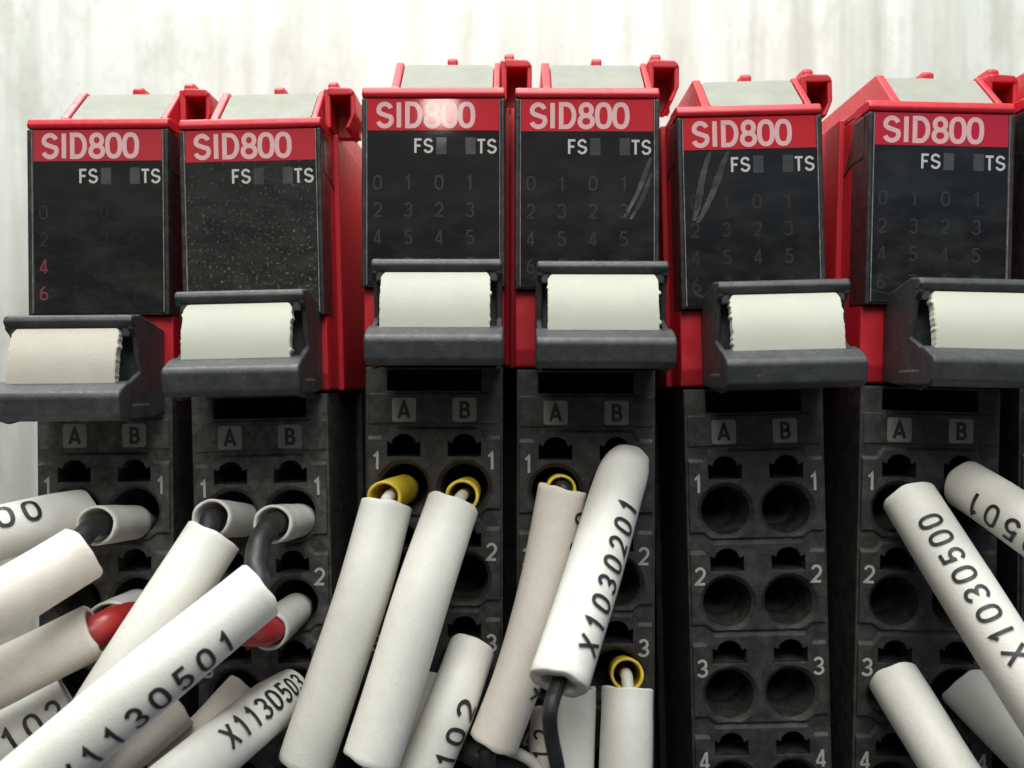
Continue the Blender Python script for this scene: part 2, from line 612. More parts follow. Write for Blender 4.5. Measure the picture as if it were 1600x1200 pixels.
def bezel_mesh():
    b = MB()
    # tray with two raised side rims, and a black wedge built in place of the shaded notch on each flank
    b.box(-HW + 0.10, HW - 0.10, -0.42, 1.6, -14.85, -0.02, 0.05)
    for s in (-1, 1):
        x0, x1 = sorted((s * (HW - 0.36), s * HW))
        b.prism([(-0.62, -14.9), (-0.62, -0.04), (3.0, -0.04), (3.0, -14.9)], x0, x1, 0.10)
        x0, x1 = sorted((s * (HW - 0.3), s * (HW + 0.03)))
        b.prism([(0.3, -0.10), (2.2, -0.25), (4.9, -4.0), (2.9, -3.4), (0.3, -3.4)], x0, x1, 0.04)
    return b.mesh('window_frame')


def edge_mesh(s):
    b = MB()
    x0, x1 = sorted((s * (HW - 0.44), s * (HW - 0.36)))
    b.box(x0, x1, -0.66, -0.30, -14.7, -0.10, 0.02, 1)
    return b.mesh('window_edge')


def film_mesh():
    b = MB()
    b.box(-HW + 0.45, HW - 0.45, -0.50, -0.40, -14.7, -2.58, 0.02, 1)
    return b.mesh('window')


def stripe_mesh():
    b = MB()
    b.box(-HW + 0.45, HW - 0.45, -0.50, -0.40, -2.57, -0.06, 0.02, 1)
    return b.mesh('title_stripe')


ROWS = 5
ROW0 = -28.45
PITCH = 7.22
HX = 2.40
TB_Y = 0.35


def boolean(me, cutters, op):
    o = bpy.data.objects.new('tmp', me)
    c = bpy.data.objects.new('tmpc', cutters)
    COL.objects.link(o)
    COL.objects.link(c)
    md = o.modifiers.new('b', 'BOOLEAN')
    md.object = c
    md.operation = op
    md.solver = 'EXACT'
    dg = bpy.context.evaluated_depsgraph_get()
    dg.update()
    r = bpy.data.meshes.new_from_object(o.evaluated_get(dg))
    bpy.data.objects.remove(o)
    bpy.data.objects.remove(c)
    return r


def bm_to_mesh(bm, name):
    me = bpy.data.meshes.new(name)
    bmesh.ops.recalc_face_normals(bm, faces=bm.faces[:])
    bmesh.ops.scale(bm, vec=(MM, MM, MM), verts=bm.verts[:])
    bm.to_mesh(me)
    bm.free()
    return me


def bm_prism(bm, poly, y0, y1):
    a = [bm.verts.new((x, y0, z)) for x, z in poly]
    c = [bm.verts.new((x, y1, z)) for x, z in poly]
    n = len(poly)
    bm.faces.new(a)
    bm.faces.new(c[::-1])
    for i in range(n):
        bm.faces.new((a[i], c[i], c[(i + 1) % n], a[(i + 1) % n]))


def bm_lathe(bm, cx, cz, prof, seg=40):
    rings = []
    for r, y in prof:
        rings.append([bm.verts.new((cx + r * math.cos(2 * math.pi * k / seg), y, cz + r * math.sin(2 * math.pi * k / seg))) for k in range(seg)])
    for a, b in zip(rings, rings[1:]):
        for k in range(seg):
            bm.faces.new((a[k], a[(k + 1) % seg], b[(k + 1) % seg], b[k]))
    bm.faces.new(rings[0])
    bm.faces.new(rings[-1][::-1])


def terminal_mesh():
    bm = bmesh.new()
    bm_prism(bm, [(-5.45, -65.0), (5.45, -65.0), (5.45, -21.15), (-5.45, -21.15)], TB_Y, 50.0)
    body = bm_to_mesh(bm, 'tb')
    bm = bmesh.new()
    bm_prism(bm, [(-6.0, -64.0), (6.0, -64.0), (6.0, -21.2), (-6.0, -21.2)], 14.0, 49.9)
    body = boolean(body, bm_to_mesh(bm, 'rear'), 'UNION')
    # raised field around every row of clamps
    bm = bmesh.new()
    for r in range(ROWS):
        zt = ROW0 + 2.35 - r * PITCH
        zb = zt - 6.75
        def field(d):
            return [(-5.25, zt - 0.75 + d), (-4.1 - d * 0.4, zt - 0.75 + d), (-3.55 - d * 0.4, zt + d), (3.55 + d * 0.4, zt + d), (4.1 + d * 0.4, zt - 0.75 + d),
                    (5.25, zt - 0.75 + d), (5.25, zb + 0.5), (4.2, zb + 0.5), (3.6, zb), (-3.6, zb), (-4.2, zb + 0.5), (-5.25, zb + 0.5)]
        fa = [bm.verts.new((x, TB_Y - 0.24, z)) for x, z in field(0.0)]
        fb = [bm.verts.new((x, TB_Y + 0.10, z)) for x, z in field(0.34)]
        fc = [bm.verts.new((x, TB_Y + 1.0, z)) for x, z in field(0.34)]
        bm.faces.new(fa)
        bm.faces.new(fc[::-1])
        for p_, q_ in ((fa, fb), (fb, fc)):
            for i in range(12):
                bm.faces.new((p_[i], q_[i], q_[(i + 1) % 12], p_[(i + 1) % 12]))
    bm_prism(bm, [(-5.2, -25.62), (-5.2, -23.25), (5.2, -23.25), (5.2, -25.62)], TB_Y - 0.10, TB_Y + 1.0)
    body = boolean(body, bm_to_mesh(bm, 'rows'), 'UNION')
    # openings
    bm = bmesh.new()
    bm_prism(bm, [(-3.75, -23.0), (3.75, -23.0), (3.75, -21.35), (-3.75, -21.35)], TB_Y - 2, TB_Y + 9)
    for r in range(ROWS):
        for s in (-1, 1):
            cx, cz = s * HX, ROW0 + 1.22 - r * PITCH
            top = arc(cx, cz + 0.05, 0.95, 0.75, 0, 180, 10)
            bm_prism(bm, [(cx - 1.32, cz - 1.0), (cx + 1.32, cz - 1.0), (cx + 1.32, cz + 0.2)] + top + [(cx - 1.32, cz + 0.2)], TB_Y - 2, TB_Y + 7)
            y = TB_Y - 0.24
            bm_lathe(bm, cx, ROW0 - 2.25 - r * PITCH, [(2.24, y - 1), (2.23, y - 0.01), (1.90, y + 0.34), (1.76, y + 1.6), (1.70, y + 4.0), (1.0, y + 5.0), (0.9, y + 9)])
    body = boolean(body, bm_to_mesh(bm, 'cut'), 'DIFFERENCE')
    body.name = 'terminal_block'
    for p in body.polygons:
        p.use_smooth = False
    body.materials.clear()
    return body


def clamp_mesh():
    """metal spring tongue just inside a release slot"""
    b = MB()
    b.prism([(3.0, 0.55), (2.2, 0.75), (4.5, 1.05), (6.5, 0.6), (6.5, 0.4)], -0.55, 0.65, 0.05)
    return b.mesh('clamp_spring')


def holder_mesh():
    b = MB()
    w = 4.75
    # top bar
    b.prism([(-5.35, -13.30), (-6.20, -13.40), (-6.45, -13.85), (-6.10, -14.30), (-5.2, -14.25)], -w, w, 0.18, 3)
    # bottom lip: sloped shelf, rounded nose, front face
    b.prism([(-6.6, -18.25), (-7.55, -18.45), (-8.85, -19.05), (-9.05, -19.4), (-8.85, -20.75), (-8.2, -21.15), (-3.0, -21.1), (-3.0, -20.0), (-6.6, -20.0)],
            -w - 0.12, w + 0.12, 0.16, 3)
    # cheeks running back to the module
    for s in (-1, 1):
        x0, x1 = sorted((s * (w - 0.42), s * (w - 0.02)))
        b.prism([(0.3, -14.2), (-4.6, -13.25), (-6.1, -13.5), (-6.15, -14.4), (-5.4, -14.9), (-4.6, -17.6), (-6.8, -18.5), (-8.0, -18.8),
                 (-8.3, -20.9), (-6.0, -21.4), (0.3, -20.8)], x0, x1, 0.09)
        # lug at the corner of the label
        x0, x1 = sorted((s * (w - 0.9), s * (w - 0.3)))
        b.box(x0, x1, -6.0, -5.2, -15.0, -14.1, 0.1)
    # back floor
    b.box(-w + 0.3, w - 0.3, -4.2, -3.4, -20.6, -13.6, 0.1)
    b.box(-w + 0.35, w - 0.35, -4.6, 0.2, -14.6, -14.0, 0.1)
    return b.mesh('marker_holder')


def marker_mesh(rng):
    """ivory snap-in marker: slightly bowed, with ragged break-off nubs on its short edges"""
    bm = bmesh.new()
    n = 22
    top_l, top_r = -4.02, 3.92
    left, right = [], []
    for i in range(n + 1):
        t = i / n
        jag = 0.0
        if t < 0.10:
            jag = -0.30 * (1 - t / 0.10)
        l = top_l - jag * 0.9 + (0.05 * rng.random() if 2 < i < n - 1 else 0)
        r = top_r + jag * 0.8 - (0.05 * rng.random() if 2 < i < n - 1 else 0)
        if rng.random() < 0.10 and 3 < i < n - 2:
            r += 0.16 * rng.random() + 0.04
        if rng.random() < 0.12 and 3 < i < n - 2:
            l -= 0.12 * rng.random() + 0.03
        left.append(l)
        right.append(r)
    cols = 8
    fr, bk = [], []
    for i in range(n + 1):
        t = i / n
        z = -14.38 - 4.25 * t
        y = -6.35 - 1.05 * t - 0.30 * math.sin(math.pi * t)
        rf, rk = [], []
        for k in range(cols + 1):
            x = left[i] + (right[i] - left[i]) * k / cols
            rf.append(bm.verts.new((x, y, z)))
            rk.append(bm.verts.new((x, y + 0.85, z - 0.1)))
        fr.append(rf)
        bk.append(rk)
    for i in range(n):
        for k in range(cols):
            bm.faces.new((fr[i][k], fr[i + 1][k], fr[i + 1][k + 1], fr[i][k + 1]))
            bm.faces.new((bk[i][k], bk[i][k + 1], bk[i + 1][k + 1], bk[i + 1][k]))
        bm.faces.new((fr[i][0], bk[i][0], bk[i + 1][0], fr[i + 1][0]))
        bm.faces.new((fr[i][cols], fr[i + 1][cols], bk[i + 1][cols], bk[i][cols]))
    for k in range(cols):
        bm.faces.new((fr[0][k], fr[0][k + 1], bk[0][k + 1], bk[0][k]))
        bm.faces.new((fr[n][k], bk[n][k], bk[n][k + 1], fr[n][k + 1]))
    bmesh.ops.recalc_face_normals(bm, faces=bm.faces[:])
    bmesh.ops.bevel(bm, geom=[e for e in bm.edges if e.calc_face_angle(0) > 0.9], offset=0.05, segments=2, affect='EDGES')
    b = MB()
    b.add_bm(bm)
    return b.mesh('marker_plate')


def tile_mesh():
    b = MB()
    h, r = 0.95, 0.2
    poly = []
    for cx, cz, a in ((h - r, h - r, 0), (-h + r, h - r, 90), (-h + r, -h + r, 180), (h - r, -h + r, 270)):
        poly += arc(cx, cz, r, r, a, a + 90, 5)
    b.prism_xz(poly, -0.012, 0.02)
    return b.mesh('letter_tile')


rng = random.Random(4)
ME = dict(housing=housing_mesh(), hook=hook_mesh(), plate=plate_mesh(), bezel=bezel_mesh(), edge_l=edge_mesh(-1), edge_r=edge_mesh(1),
          film=film_mesh(), stripe=stripe_mesh(), term=terminal_mesh(), clamp=clamp_mesh(), holder=holder_mesh(), tile=tile_mesh())
MARKERS = [marker_mesh(rng) for _ in range(4)]
for k, m_ in (('housing', 'red'), ('hook', 'red'), ('plate', 'plate'), ('bezel', 'bezel'), ('edge_l', 'edge'), ('edge_r', 'edge'),
              ('clamp', 'copper'), ('holder', 'grey'), ('tile', 'tile')):
    ME[k].materials.append(M[m_])


def glyph_mesh(ch, h, weight, y, wscale=1.0):
    b = MB()
    w = FONT[ch][0] * h * wscale
    write(b, ch, h, weight, front(-w / 2, -h / 2, y), wscale=wscale)
    return b.mesh('glyph_' + ch)


NUM = [glyph_mesh(str(i + 1), 1.38, 0.15, -0.015, 1.02) for i in range(ROWS)]
LET = {c: glyph_mesh(c, 1.30, 0.20, -0.020) for c in 'AB'}
for me in NUM:
    me.materials.append(M['print'])
for me in LET.values():
    me.materials.append(M['black_ink'])


def slot_mat(o, mat):
    """own material on a shared mesh"""
    if not o.data.materials:
        o.data.materials.append(None)
    o.material_slots[0].link = 'OBJECT'
    o.material_slots[0].material = mat


# ------------------------------------------------------------------ modules
# face-centre px, label-top px, scale, roll deg (Y), film dust, speck, haze, stripe colour, digit brightness, marker offset
MODS = [
    dict(x=157, z=204, s=0.985, roll=-0.5, dust=0.075, speck=0.45, haze=0.012, red=(0.46, 0.030, 0.045), digit=0.030, mk=(0.15, -1.9, 0, 5), iv='ivory_old', term='black_d', scuff=None,
         label='module at the open end of the row, worn window with pink 4 and 6'),
    dict(x=393, z=204, s=0.990, roll=-1.4, dust=0.13, speck=1.0, haze=0.030, red=(0.48, 0.026, 0.040), digit=0.045, mk=(0.45, 0, 0, 0), iv='ivory', term='black_d', scuff=None,
         label='module with the dustiest speckled window, white ferrules in its first row'),
    dict(x=678, z=156, s=1.0, roll=0.0, dust=0.05, speck=0.10, haze=0.004, red=(0.52, 0.022, 0.034), digit=0.042, mk=(0.70, 0, 0, 0), iv='ivory', term='black', scuff=None,
         label='module with a lamp glint on its red title, two yellow ferrules in first row'),
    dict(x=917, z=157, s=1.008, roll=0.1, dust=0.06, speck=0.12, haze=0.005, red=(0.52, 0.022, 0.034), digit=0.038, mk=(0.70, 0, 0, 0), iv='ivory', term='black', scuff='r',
         label='module holding the X1030201 sleeve, window scuffed at the edge below TS'),
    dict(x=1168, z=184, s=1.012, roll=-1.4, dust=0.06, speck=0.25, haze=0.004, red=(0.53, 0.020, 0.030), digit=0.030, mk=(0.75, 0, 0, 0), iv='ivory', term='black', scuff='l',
         label='module without any wires, all its terminal holes empty'),
    dict(x=1467, z=179, s=1.020, roll=1.3, dust=0.08, speck=0.15, haze=0.006, red=(0.50, 0.018, 0.045), digit=0.035, mk=(0.9, 0, 0, 0), iv='ivory', term='black', scuff=None,
         label='module wired with the X1030500 sleeve, a wide gap before its red flank'),
    dict(x=1711, z=174, s=1.020, roll=0.6, dust=0.08, speck=0.15, haze=0.006, red=(0.50, 0.018, 0.045), digit=0.035, mk=(0.6, 0, 0, 0), iv='ivory', term='black', scuff=None,
         label='module of which only a red corner shows, beyond the X1030500 module'),
]


def put(name, me, parent, loc=(0, 0, 0), mat=None, rot=None):
    o = bpy.data.objects.new(name, me)
    COL.objects.link(o)
    o.parent = parent
    o.location = tuple(c * MM for c in loc)
    if rot:
        o.rotation_euler = rot
    if mat is not None:
        slot_mat(o, mat)
    return o


for mi, m in enumerate(MODS):
    yd = D / m['s'] - D
    e = empty('io_module', ((m['x'] - 800) / PX / m['s'] * MM, yd * MM, (600 - m['z']) / PX / m['s'] * MM), (0, math.radians(m['roll']), 0))
    tag(e, m['label'], 'module', 'input modules side by side on the rail')
    hs = put('housing', ME['housing'], e)
    put('hook', ME['hook'], hs)
    put('label_plate', ME['plate'], e)
    fr = put('window_frame', ME['bezel'], e)
    put('window_edge', ME['edge_l'], fr)
    put('window_edge', ME['edge_r'], fr)
    fm = film('window_film_%d' % mi, (0.0085, 0.009, 0.0095), m['dust'], m['speck'], 0.055, m['haze'])
    wn_ = put('window', ME['film'], e, mat=fm)
    sm = film('title_film_%d' % mi, m['red'], m['dust'] * 0.35, m['speck'] * 0.3, 0.055, m['haze'] * 0.8)
    st = put('title_stripe', ME['stripe'], e, mat=sm)
    # SID800
    b = MB()
    tw = text_width('SID800', 1.98, 0.055)
    k = 7.75 / tw
    write(b, 'SID800', 1.98, 0.182, front(-4.52, -2.33, -0.512), track=0.055, wscale=k, step=0.07)
    link('title_lettering', b.mesh('title_lettering'), M['title'], st)
    # FS [] [] TS
    b = MB()
    write(b, 'FS', 1.14, 0.155, front(-1.55, -4.32, -0.508), track=0.08, wscale=1.0)
    write(b, 'TS', 1.14, 0.155, front(3.42, -4.36, -0.508), track=0.08, wscale=1.0)
    link('status_lettering', b.mesh('status_lettering'), M['fs'], wn_)
    for x0 in (0.22, 2.52):
        b = MB()
        b.box(x0, x0 + 0.80, -0.506, -0.49, -4.42, -3.10, 0.002, 1)
        link('indicator_light', b.mesh('indicator_light'), M['led'], wn_)
    dm = film('digit_print_%d' % mi, (m['digit'],) * 3, m['dust'] * 0.6, m['speck'] * 0.5, 0.12)
    faint = film('faint_digit_print_%d' % mi, (m['digit'] * 0.55,) * 3, m['dust'] * 0.6, m['speck'] * 0.5, 0.12)
    pink = film('pink_digit_print', (0.20, 0.045, 0.065), 0.1, 0.1, 0.12) if mi == 0 else None
    for r, row in enumerate(('0101', '2323', '4545', '6767')):
        z = -7.20 - r * 2.15
        for c, ch in enumerate(row):
            b = MB()
            write(b, ch, 1.15, 0.13, front(-4.75 + c * 2.42, z, -0.507))
            mt = dm
            if mi == 0:
                mt = (pink if r > 1 else dm) if c == 0 else faint
            if mi == 1:
                mt = faint
            link('digit', b.mesh('digit'), mt, wn_)
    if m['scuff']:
        sc = film('scuff_%d' % mi, (0.022, 0.024, 0.023), 0.40, 0.7, 0.30, 0.02)  # pale strips painted in place of wire reflections on the glossy window
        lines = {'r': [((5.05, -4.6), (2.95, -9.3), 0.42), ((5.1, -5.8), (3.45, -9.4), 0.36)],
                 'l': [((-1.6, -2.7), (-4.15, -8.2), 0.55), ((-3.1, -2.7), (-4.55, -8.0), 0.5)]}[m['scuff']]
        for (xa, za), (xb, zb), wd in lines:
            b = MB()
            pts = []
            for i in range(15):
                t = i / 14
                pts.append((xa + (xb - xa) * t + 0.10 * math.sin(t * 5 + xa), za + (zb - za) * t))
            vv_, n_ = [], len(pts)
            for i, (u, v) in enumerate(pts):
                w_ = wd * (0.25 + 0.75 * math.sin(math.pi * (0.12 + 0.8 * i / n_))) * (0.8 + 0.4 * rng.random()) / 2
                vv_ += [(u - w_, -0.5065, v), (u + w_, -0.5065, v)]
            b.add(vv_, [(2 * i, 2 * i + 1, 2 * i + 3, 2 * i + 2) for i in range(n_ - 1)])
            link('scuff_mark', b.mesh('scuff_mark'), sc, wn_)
    # terminal block
    tb = put('terminal_block', ME['term'], e, mat=M[m['term']])
    for s, ch in ((-1, 'A'), (1, 'B')):
        t_ = put('letter_tile', ME['tile'], tb, (s * 2.40, TB_Y - 0.10, -24.52))
        put('column_letter', LET[ch], tb, (s * 2.40, TB_Y - 0.10, -24.52))
    for r in range(ROWS):
        for s in (-1, 1):
            put('row_number', NUM[r], tb, (s * 4.55, TB_Y - 0.245, ROW0 - 0.10 - r * PITCH))
            put('clamp_spring', ME['clamp'], tb, (s * HX, TB_Y, ROW0 + 0.85 - r * PITCH), mat=M['copper' if mi < 2 and r == 0 else 'steel'])
    # marker holder
    dx, dz, dy, tilt = m['mk']
    h = put('marker_holder', ME['holder'], e, (dx, dy, dz))
    put('marker_plate', MARKERS[mi % 4], h, mat=M[m['iv']])


# ------------------------------------------------------------------ wires, ferrules and marker sleeves
def P(px, py, y):
    k = (D + y) / D / PX
    return Vector(((px - 800) * k, y, (600 - py) * k))


def catmull(pts, n=14):
    p = [Vector(q) for q in pts]
    if len(p) == 2:
        return [p[0].lerp(p[1], i / n) for i in range(n + 1)]
    e = [p[0] * 2 - p[1]] + p + [p[-1] * 2 - p[-2]]
    out = []
    for i in range(1, len(e) - 2):
        a, b, c, d = e[i - 1], e[i], e[i + 1], e[i + 2]
        for j in range(n):
            t = j / n
            out.append(0.5 * ((2 * b) + (c - a) * t + (2 * a - 5 * b + 4 * c - d) * t * t + (3 * b - a - 3 * c + d) * t ** 3))
    out.append(p[-1])
    return out


CAM = Vector((0, -D, 0))


def frames(path, to_cam):
    fr = []
    n = len(path)
    prev = None
    for i in range(n):
        T = (path[min(n - 1, i + 1)] - path[max(0, i - 1)]).normalized()
        if to_cam:
            ref = CAM - path[i]
        else:
            ref = prev if prev is not None else Vector((0.13, 0.2, 1.0))
        U = (ref - T * ref.dot(T)).normalized()
        V = U.cross(T)
        prev = U
        fr.append((T, U, V))
    return fr


def tube_mesh(name, path, rad, wall=None, seg=32, to_cam=False, wob=0.0, seed=0, squash=None):
    """tube along path; wall -> hollow, open at both ends with thickness"""
    rr = random.Random(seed)
    ph = [rr.random() * 6.28 for _ in range(6)]
    fr = frames(path, to_cam)
    n = len(path)
    rad = rad if callable(rad) else (lambda t, _r=rad: _r)
    mb = MB()
    verts = []
    rings = []

    def ring(i, off, extra=0.0):
        T, U, V = fr[i]
        t = i / (n - 1)
        row = []
        for k in range(seg):
            a = 2 * math.pi * k / seg
            r = rad(t) + off
            r *= 1 + wob * (math.sin(2 * a + ph[0] + t * 2.5) * 0.6 + math.sin(3 * a + ph[1] - t * 4) * 0.3 + math.sin(t * 9 + ph[2]) * 0.35)
            u, v = r * math.cos(a), r * math.sin(a)
            if squash:
                q = squash(t)
                v *= 1 + 0.35 * q
                u *= 1 - 0.45 * q
            cut = 0.0
            if wall and i in (0, n - 1):
                cut = 0.10 * math.sin(a + ph[3 + (i > 0)]) + 0.045 * math.sin(4 * a + ph[5]) + 0.03 * math.sin(7 * a + ph[1])
            row.append(path[i] + U * u + V * v + T * (extra + cut))
        rings.append(len(verts))
        verts.extend(row)

    b = 0.07
    order = []
    if wall:
        ring(0, -wall, 0.0)
        ring(0, -wall + b, -b)
        ring(0, -b, -b)
    for i in range(n):
        ring(i, 0.0)
    if wall:
        ring(n - 1, -b, b)
        ring(n - 1, -wall + b, b)
        for i in range(n - 1, -1, -1):
            ring(i, -wall)
    faces = []
    for a, c in zip(rings, rings[1:]):
        for k in range(seg):
            k2 = (k + 1) % seg
            faces.append((a + k, a + k2, c + k2, c + k))
    if not wall:
        faces.append(tuple(range(rings[0] + seg - 1, rings[0] - 1, -1)))
        faces.append(tuple(range(rings[-1], rings[-1] + seg)))
    mb.add(verts, faces, True)
    return mb.mesh(name)


def sleeve(label, pts, r, text=None, start=0.6, phi=0.0, mat='sleeve', pitch=1.55, ch=1.75, profile=None, squash=None, seed=1, wall=0.42, group=None, weight=0.148):
    """pts run from the terminal end outwards (px, py, depth); the number is read towards the terminal"""
    path = catmull([P(*p) for p in pts], 16)
    f = profile or (lambda t: 1.0)
    me = tube_mesh('wire_marker_sleeve', path, lambda t: r * f(t), wall, 36, True, 0.022, seed, squash)
    o = link('wire_marker_sleeve', me, M[mat])
    tag(o, label, 'wire marker', group or 'numbered marker sleeves on the wires')
    if text:
        fr = frames(path, True)
        cum = [0.0]
        for a, b in zip(path, path[1:]):
            cum.append(cum[-1] + (b - a).length)
        total = cum[-1]
        length = pitch * len(text)

        def place(u, v, l):
            s = start + length - u            # distance from the terminal end
            s = min(max(s, 0.0), total - 1e-4)
            i = 0
            while i < len(cum) - 2 and cum[i + 1] < s:
                i += 1
            t = (s - cum[i]) / (cum[i + 1] - cum[i])
            c = path[i].lerp(path[i + 1], t)
            T = (-(fr[i][0].lerp(fr[i + 1][0], t))).normalized()
            U = fr[i][1].lerp(fr[i + 1][1], t)
            U = (U - T * U.dot(T)).normalized()
            V = U.cross(T)
            tt = (i + t) / (len(path) - 1)
            rr_ = r * f(tt) * 1.024 + 0.03 + l
            a = math.radians(phi) + (v - ch / 2) / r
            q = squash(tt) if squash else 0
            return c + U * (math.cos(a) * rr_ * (1 - 0.45 * q)) + V * (math.sin(a) * rr_ * (1 + 0.35 * q))

        b = MB()
        write(b, text, ch, weight, place, mono=pitch, step=0.05, wscale=min(0.98, pitch / ch / 0.80), slant=0.0)
        link('printed_number', b.mesh('printed_number'), M['ink'], o)
    return o


def wire(label, pts, r, mat, ferrule=None, group=None):
    """pts (px, py, depth); ferrule = (rear, mouth, r, material)"""
    e = empty('wire', P(*pts[0]) * MM)
    tag(e, label, 'wire', group)
    inv = Matrix.Translation(-P(*pts[0]))
    path = [inv @ p for p in catmull([P(*p) for p in pts], 14)]
    link('insulation', tube_mesh('insulation', path, r, None, 20, False, 0.03, len(label)), M[mat], e)
    if ferrule:
        a, b_, fr_, fm_ = ferrule
        A, B = inv @ P(*a), inv @ P(*b_)
        pp = [A.lerp(B, i / 10) for i in range(11)]
        link('ferrule_collar', tube_mesh('ferrule_collar', pp, lambda t: fr_ * (0.90 + 0.10 * t), 0.24, 32, False, 0.02, 3), M[fm_], e)
        d = (B - A).normalized()
        pin = [A - d * 4.0, A - d * 2.0, A + d * 0.3]
        link('ferrule_pin', tube_mesh('ferrule_pin', pin, 0.55, None, 16), M['metal'], e)
    return e


# --- end module
sleeve('white sleeve ending in printed 00, in the end module\'s first row', [(126, 806, -1.2), (60, 818, -4.5), (-40, 842, -7.5), (-160, 875, -9)], 2.02, 'X1130500', 3.9, 32, pitch=1.62, seed=2)
sleeve('blank cream sleeve on the black wire, just under the sleeve ending 00', [(129, 864, -9.5), (0, 942, -13), (-150, 1025, -14)], 2.06, None, mat='cream', seed=3)
sleeve('blank cream sleeve with a red wire end, beside the end module', [(148, 986, -7.5), (0, 1059, -9.5), (-150, 1132, -11)], 2.0, None, mat='cream', seed=4)
sleeve('white sleeve ending in printed 0102, below the red wire', [(108, 1094, -4.5), (0, 1162, -6.5), (-140, 1250, -8)], 2.05, 'X1130102', 0.2, -6, pitch=1.55, seed=5)
wire('black wire bent from a white ferrule into a blank cream sleeve', [(205, 815, 0.5), (152, 821, -5.0), (128, 840, -7.8), (95, 884, -11), (0, 942, -13), (-150, 1025, -14), (-300, 1110, -14)], 0.78, 'wire_black',
     ((212, 816, 1.8), (150, 821, -4.8), 1.50, 'collar'))
wire('red wire with a white ferrule reaching into a blank cream sleeve', [(212, 952, 0.5), (182, 968, -5.2), (148, 986, -7.5), (0, 1059, -9.5), (-150, 1132, -11), (-300, 1200, -11)], 1.10, 'wire_red',
     ((214, 950, 1.8), (170, 975, -5.0), 1.68, 'collar'))
# --- dusty module
sleeve('blank white sleeve crossing behind the large X1130501 sleeve', [(334, 838, -6.3), (250, 968, -9.3), (150, 1125, -10.5), (50, 1285, -11)], 2.04, None, seed=6)
sleeve('large white sleeve printed X1130501, lying across its neighbours', [(406, 922, -11.5), (240, 1058, -15.8), (60, 1209, -17.5), (-80, 1326, -18)], 2.06, 'X1130501', 3.3, -38, pitch=1.52, ch=1.62, seed=7, weight=0.155)
sleeve('pinched white sleeve printed X1130503 under the dusty module', [(460, 1074, -1.5), (395, 1126, -6.5), (300, 1205, -12), (210, 1280, -15)], 1.95, 'X1130503', 0.35, 6, pitch=1.18, ch=1.7,
       profile=lambda t: 0.72 + 0.28 * min(1, t * 5), squash=lambda t: max(0, 0.35 - t * 2.2), seed=8)
sleeve('short blank white sleeve between the X1130501 and X1130503 sleeves', [(384, 1082, -2.5), (330, 1142, -4.5), (255, 1222, -6)], 1.75, None, mat='cream', seed=9)
sleeve('shaded blank sleeve tucked beneath the X1130501 sleeve', [(278, 1102, -6.0), (190, 1176, -8.6), (90, 1260, -9.5)], 1.75, None, mat='cream', seed=10)
wire('black wire curling from a white ferrule behind a blank white sleeve', [(375, 812, 0.5), (333, 811, -4.2), (326, 824, -5.8), (310, 876, -7.3), (250, 968, -9.3), (150, 1125, -10.5), (50, 1285, -11), (0, 1360, -11)], 0.75, 'wire_black',
     ((384, 813, 1.8), (330, 810, -4.6), 1.48, 'collar'))
wire('black wire bent down from a white ferrule into the X1130501 sleeve', [(464, 813, 0.5), (428, 818, -5.0), (406, 846, -8.2), (399, 884, -10), (392, 934, -12), (240, 1058, -15.8), (60, 1209, -17.5), (-80, 1326, -18), (-160, 1392, -18)], 0.82, 'wire_black',
     ((470, 813, 1.8), (426, 819, -4.8), 1.46, 'collar'))
wire('red wire from a white ferrule ducking under the X1130501 sleeve', [(462, 955, 0.5), (424, 984, -5), (392, 990, -7.6), (350, 985, -8.6), (305, 1018, -9.0), (262, 1048, -7.0), (205, 1095, -4.6), (150, 1140, -4), (90, 1190, -4)], 0.92, 'wire_red',
     ((463, 952, 1.8), (420, 986, -4.9), 1.45, 'collar'))
# --- glinting module
sleeve('long blank white sleeve at a yellow ferrule, beside the dusty module', [(604, 789, -4), (570, 915, -6), (522, 1060, -6.8), (478, 1190, -7)], 1.94, None, seed=11)
sleeve('long blank white sleeve at a yellow ferrule, lying above the 0102 sleeve', [(708, 787, -5), (666, 910, -7.5), (620, 1060, -9), (580, 1188, -10)], 1.98, None, seed=12)
sleeve('white sleeve ending 0102 in the third row, between two long blank sleeves', [(737, 1014, -2.0), (706, 1100, -5), (665, 1200, -6.2), (630, 1285, -7)], 1.84, 'X1030102', 4.0, -40, pitch=1.62, ch=1.7, seed=13)
sleeve('thin blank sleeve mostly hidden behind a long blank sleeve', [(664, 1050, -1.3), (650, 1120, -2.4), (632, 1230, -3.2)], 1.3, None, mat='sleeve', seed=14)
wire('wire in a yellow ferrule over the long sleeve beside the dusty module', [(628, 763, 0.3), (607, 777, -3.5), (600, 800, -4.4), (570, 915, -6), (522, 1060, -6.8), (478, 1190, -7), (455, 1260, -6), (440, 1340, -4)], 0.45, 'wire_white',
     ((632, 764, 1.8), (600, 778, -3.9), 1.30, 'yellow'))
wire('wire in a yellow ferrule over the long sleeve above the 0102 sleeve', [(728, 769, 0.3), (721, 776, -3.6), (708, 800, -5.4), (666, 910, -7.5), (620, 1060, -9), (580, 1188, -10), (560, 1250, -9.5), (545, 1340, -8)], 0.45, 'wire_white',
     ((730, 767, 1.8), (722, 775, -4.0), 1.26, 'yellow'))
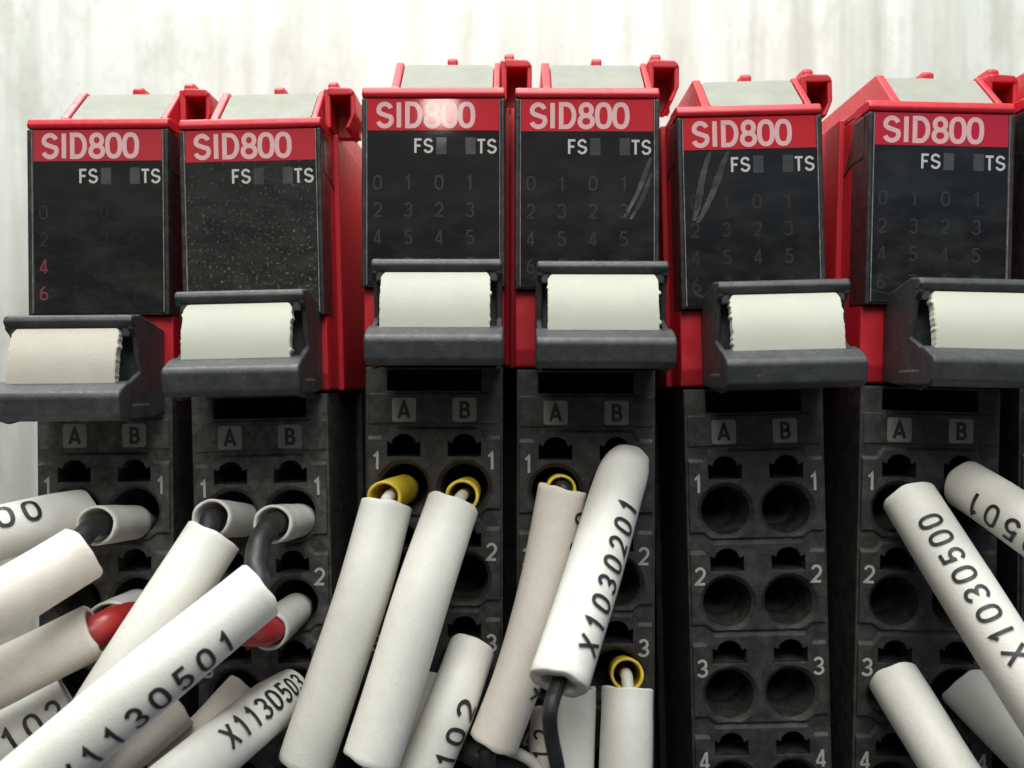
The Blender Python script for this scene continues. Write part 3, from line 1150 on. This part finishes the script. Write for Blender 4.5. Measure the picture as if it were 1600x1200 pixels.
# --- X1030201 module
sleeve('blank cream sleeve with a small X, partly under the X1030201 sleeve', [(879, 764, -4), (850, 915, -5), (812, 1050, -5.6), (771, 1160, -6)], 1.84, 'X103020', 0.9, -66, mat='cream', pitch=2.1, ch=1.5, seed=15)
sleeve('thick white sleeve printed X1030201 with an open end and black wire', [(985, 714, -2.2), (966, 762, -4.8), (925, 903, -9.5), (873, 1066, -14.5)], 1.94, 'X1030201', 5.2, -36, pitch=1.56, ch=1.65, seed=16,
       profile=lambda t: (0.70 + 0.30 * math.sin(min(1, t * 3.4) * math.pi / 2)), squash=lambda t: max(0, 0.25 - t * 1.2), wall=0.8, weight=0.155)
sleeve('blank white sleeve hanging behind the X1030201 sleeve\'s open end', [(900, 1075, -4.0), (898, 1140, -4.6), (893, 1270, -6)], 1.5, None, seed=17)
sleeve('blank white sleeve under the yellow ferrule of the third row', [(980, 1076, -4.5), (979, 1140, -5.5), (976, 1275, -6.5)], 1.93, None, seed=18)
sleeve('narrow dark sleeve with faint number behind the black wire', [(848, 1105, -1.8), (846, 1190, -2.6), (845, 1285, -3.6)], 0.95, '2012', 1.2, 0, pitch=1.4, ch=1.3, mat='cream', seed=19)
wire('black wire leaving the open end of the X1030201 sleeve', [(980, 730, 0.5), (966, 762, -4.8), (925, 903, -9.5), (880, 1046, -13.8), (862, 1100, -15.4), (860, 1140, -15.2), (873, 1210, -14), (885, 1300, -12)], 0.50, 'wire_black')
wire('wire in a barely visible yellow ferrule over the cream sleeve', [(872, 760, 0.3), (877, 764, -3.4), (879, 780, -4.2), (850, 915, -5), (812, 1050, -5.6), (771, 1160, -6), (762, 1190, -6), (775, 1300, -4)], 0.62, 'wire_black',
     ((872, 760, 1.8), (877, 765, -3.6), 1.15, 'yellow'))
wire('wire in the yellow ferrule of the third row', [(974, 1050, 0.3), (979, 1056, -3.4), (981, 1085, -4.6), (979, 1140, -5.5), (976, 1275, -6.5), (975, 1350, -6)], 0.45, 'wire_white',
     ((972, 1046, 1.8), (980, 1054, -3.9), 1.26, 'yellow'))
wire('black wire looping in the shade under the cream sleeve', [(722, 1170, -3.0), (748, 1182, -3.8), (790, 1196, -3.6), (815, 1230, -3), (822, 1300, -3)], 0.9, 'wire_black')
wire('pale wire curving down beside the black wire', [(792, 1172, -4.6), (815, 1180, -4.8), (836, 1196, -4.6), (852, 1225, -4.6), (860, 1300, -4.6)], 0.42, 'wire_white')
# --- X1030500 module
sleeve('white sleeve printed X1030500, longest in its module', [(1421, 779, -2.6), (1500, 905, -7.5), (1600, 1062, -11.5), (1700, 1215, -14)], 2.03, 'X1030500', 2.75, -12, pitch=1.41, ch=1.65, seed=20)
sleeve('white sleeve ending in printed 01, behind the X1030500 sleeve', [(1508, 757, -2.2), (1560, 790, -5.5), (1640, 846, -9), (1760, 930, -12)], 1.92, 'X1030501', 2.5, 28, pitch=1.55, ch=1.7, seed=21)
sleeve('blank white sleeve in the third row\'s A hole below X1030500', [(1396, 1059, -2.6), (1440, 1130, -5.6), (1494, 1218, -8), (1560, 1320, -9.5)], 1.93, None, seed=22)
sleeve('blank shaded sleeve in the third row\'s B hole, below X1030500', [(1503, 1070, -1.0), (1560, 1128, -3.4), (1640, 1210, -5.5), (1700, 1275, -6.5)], 1.88, None, seed=23)
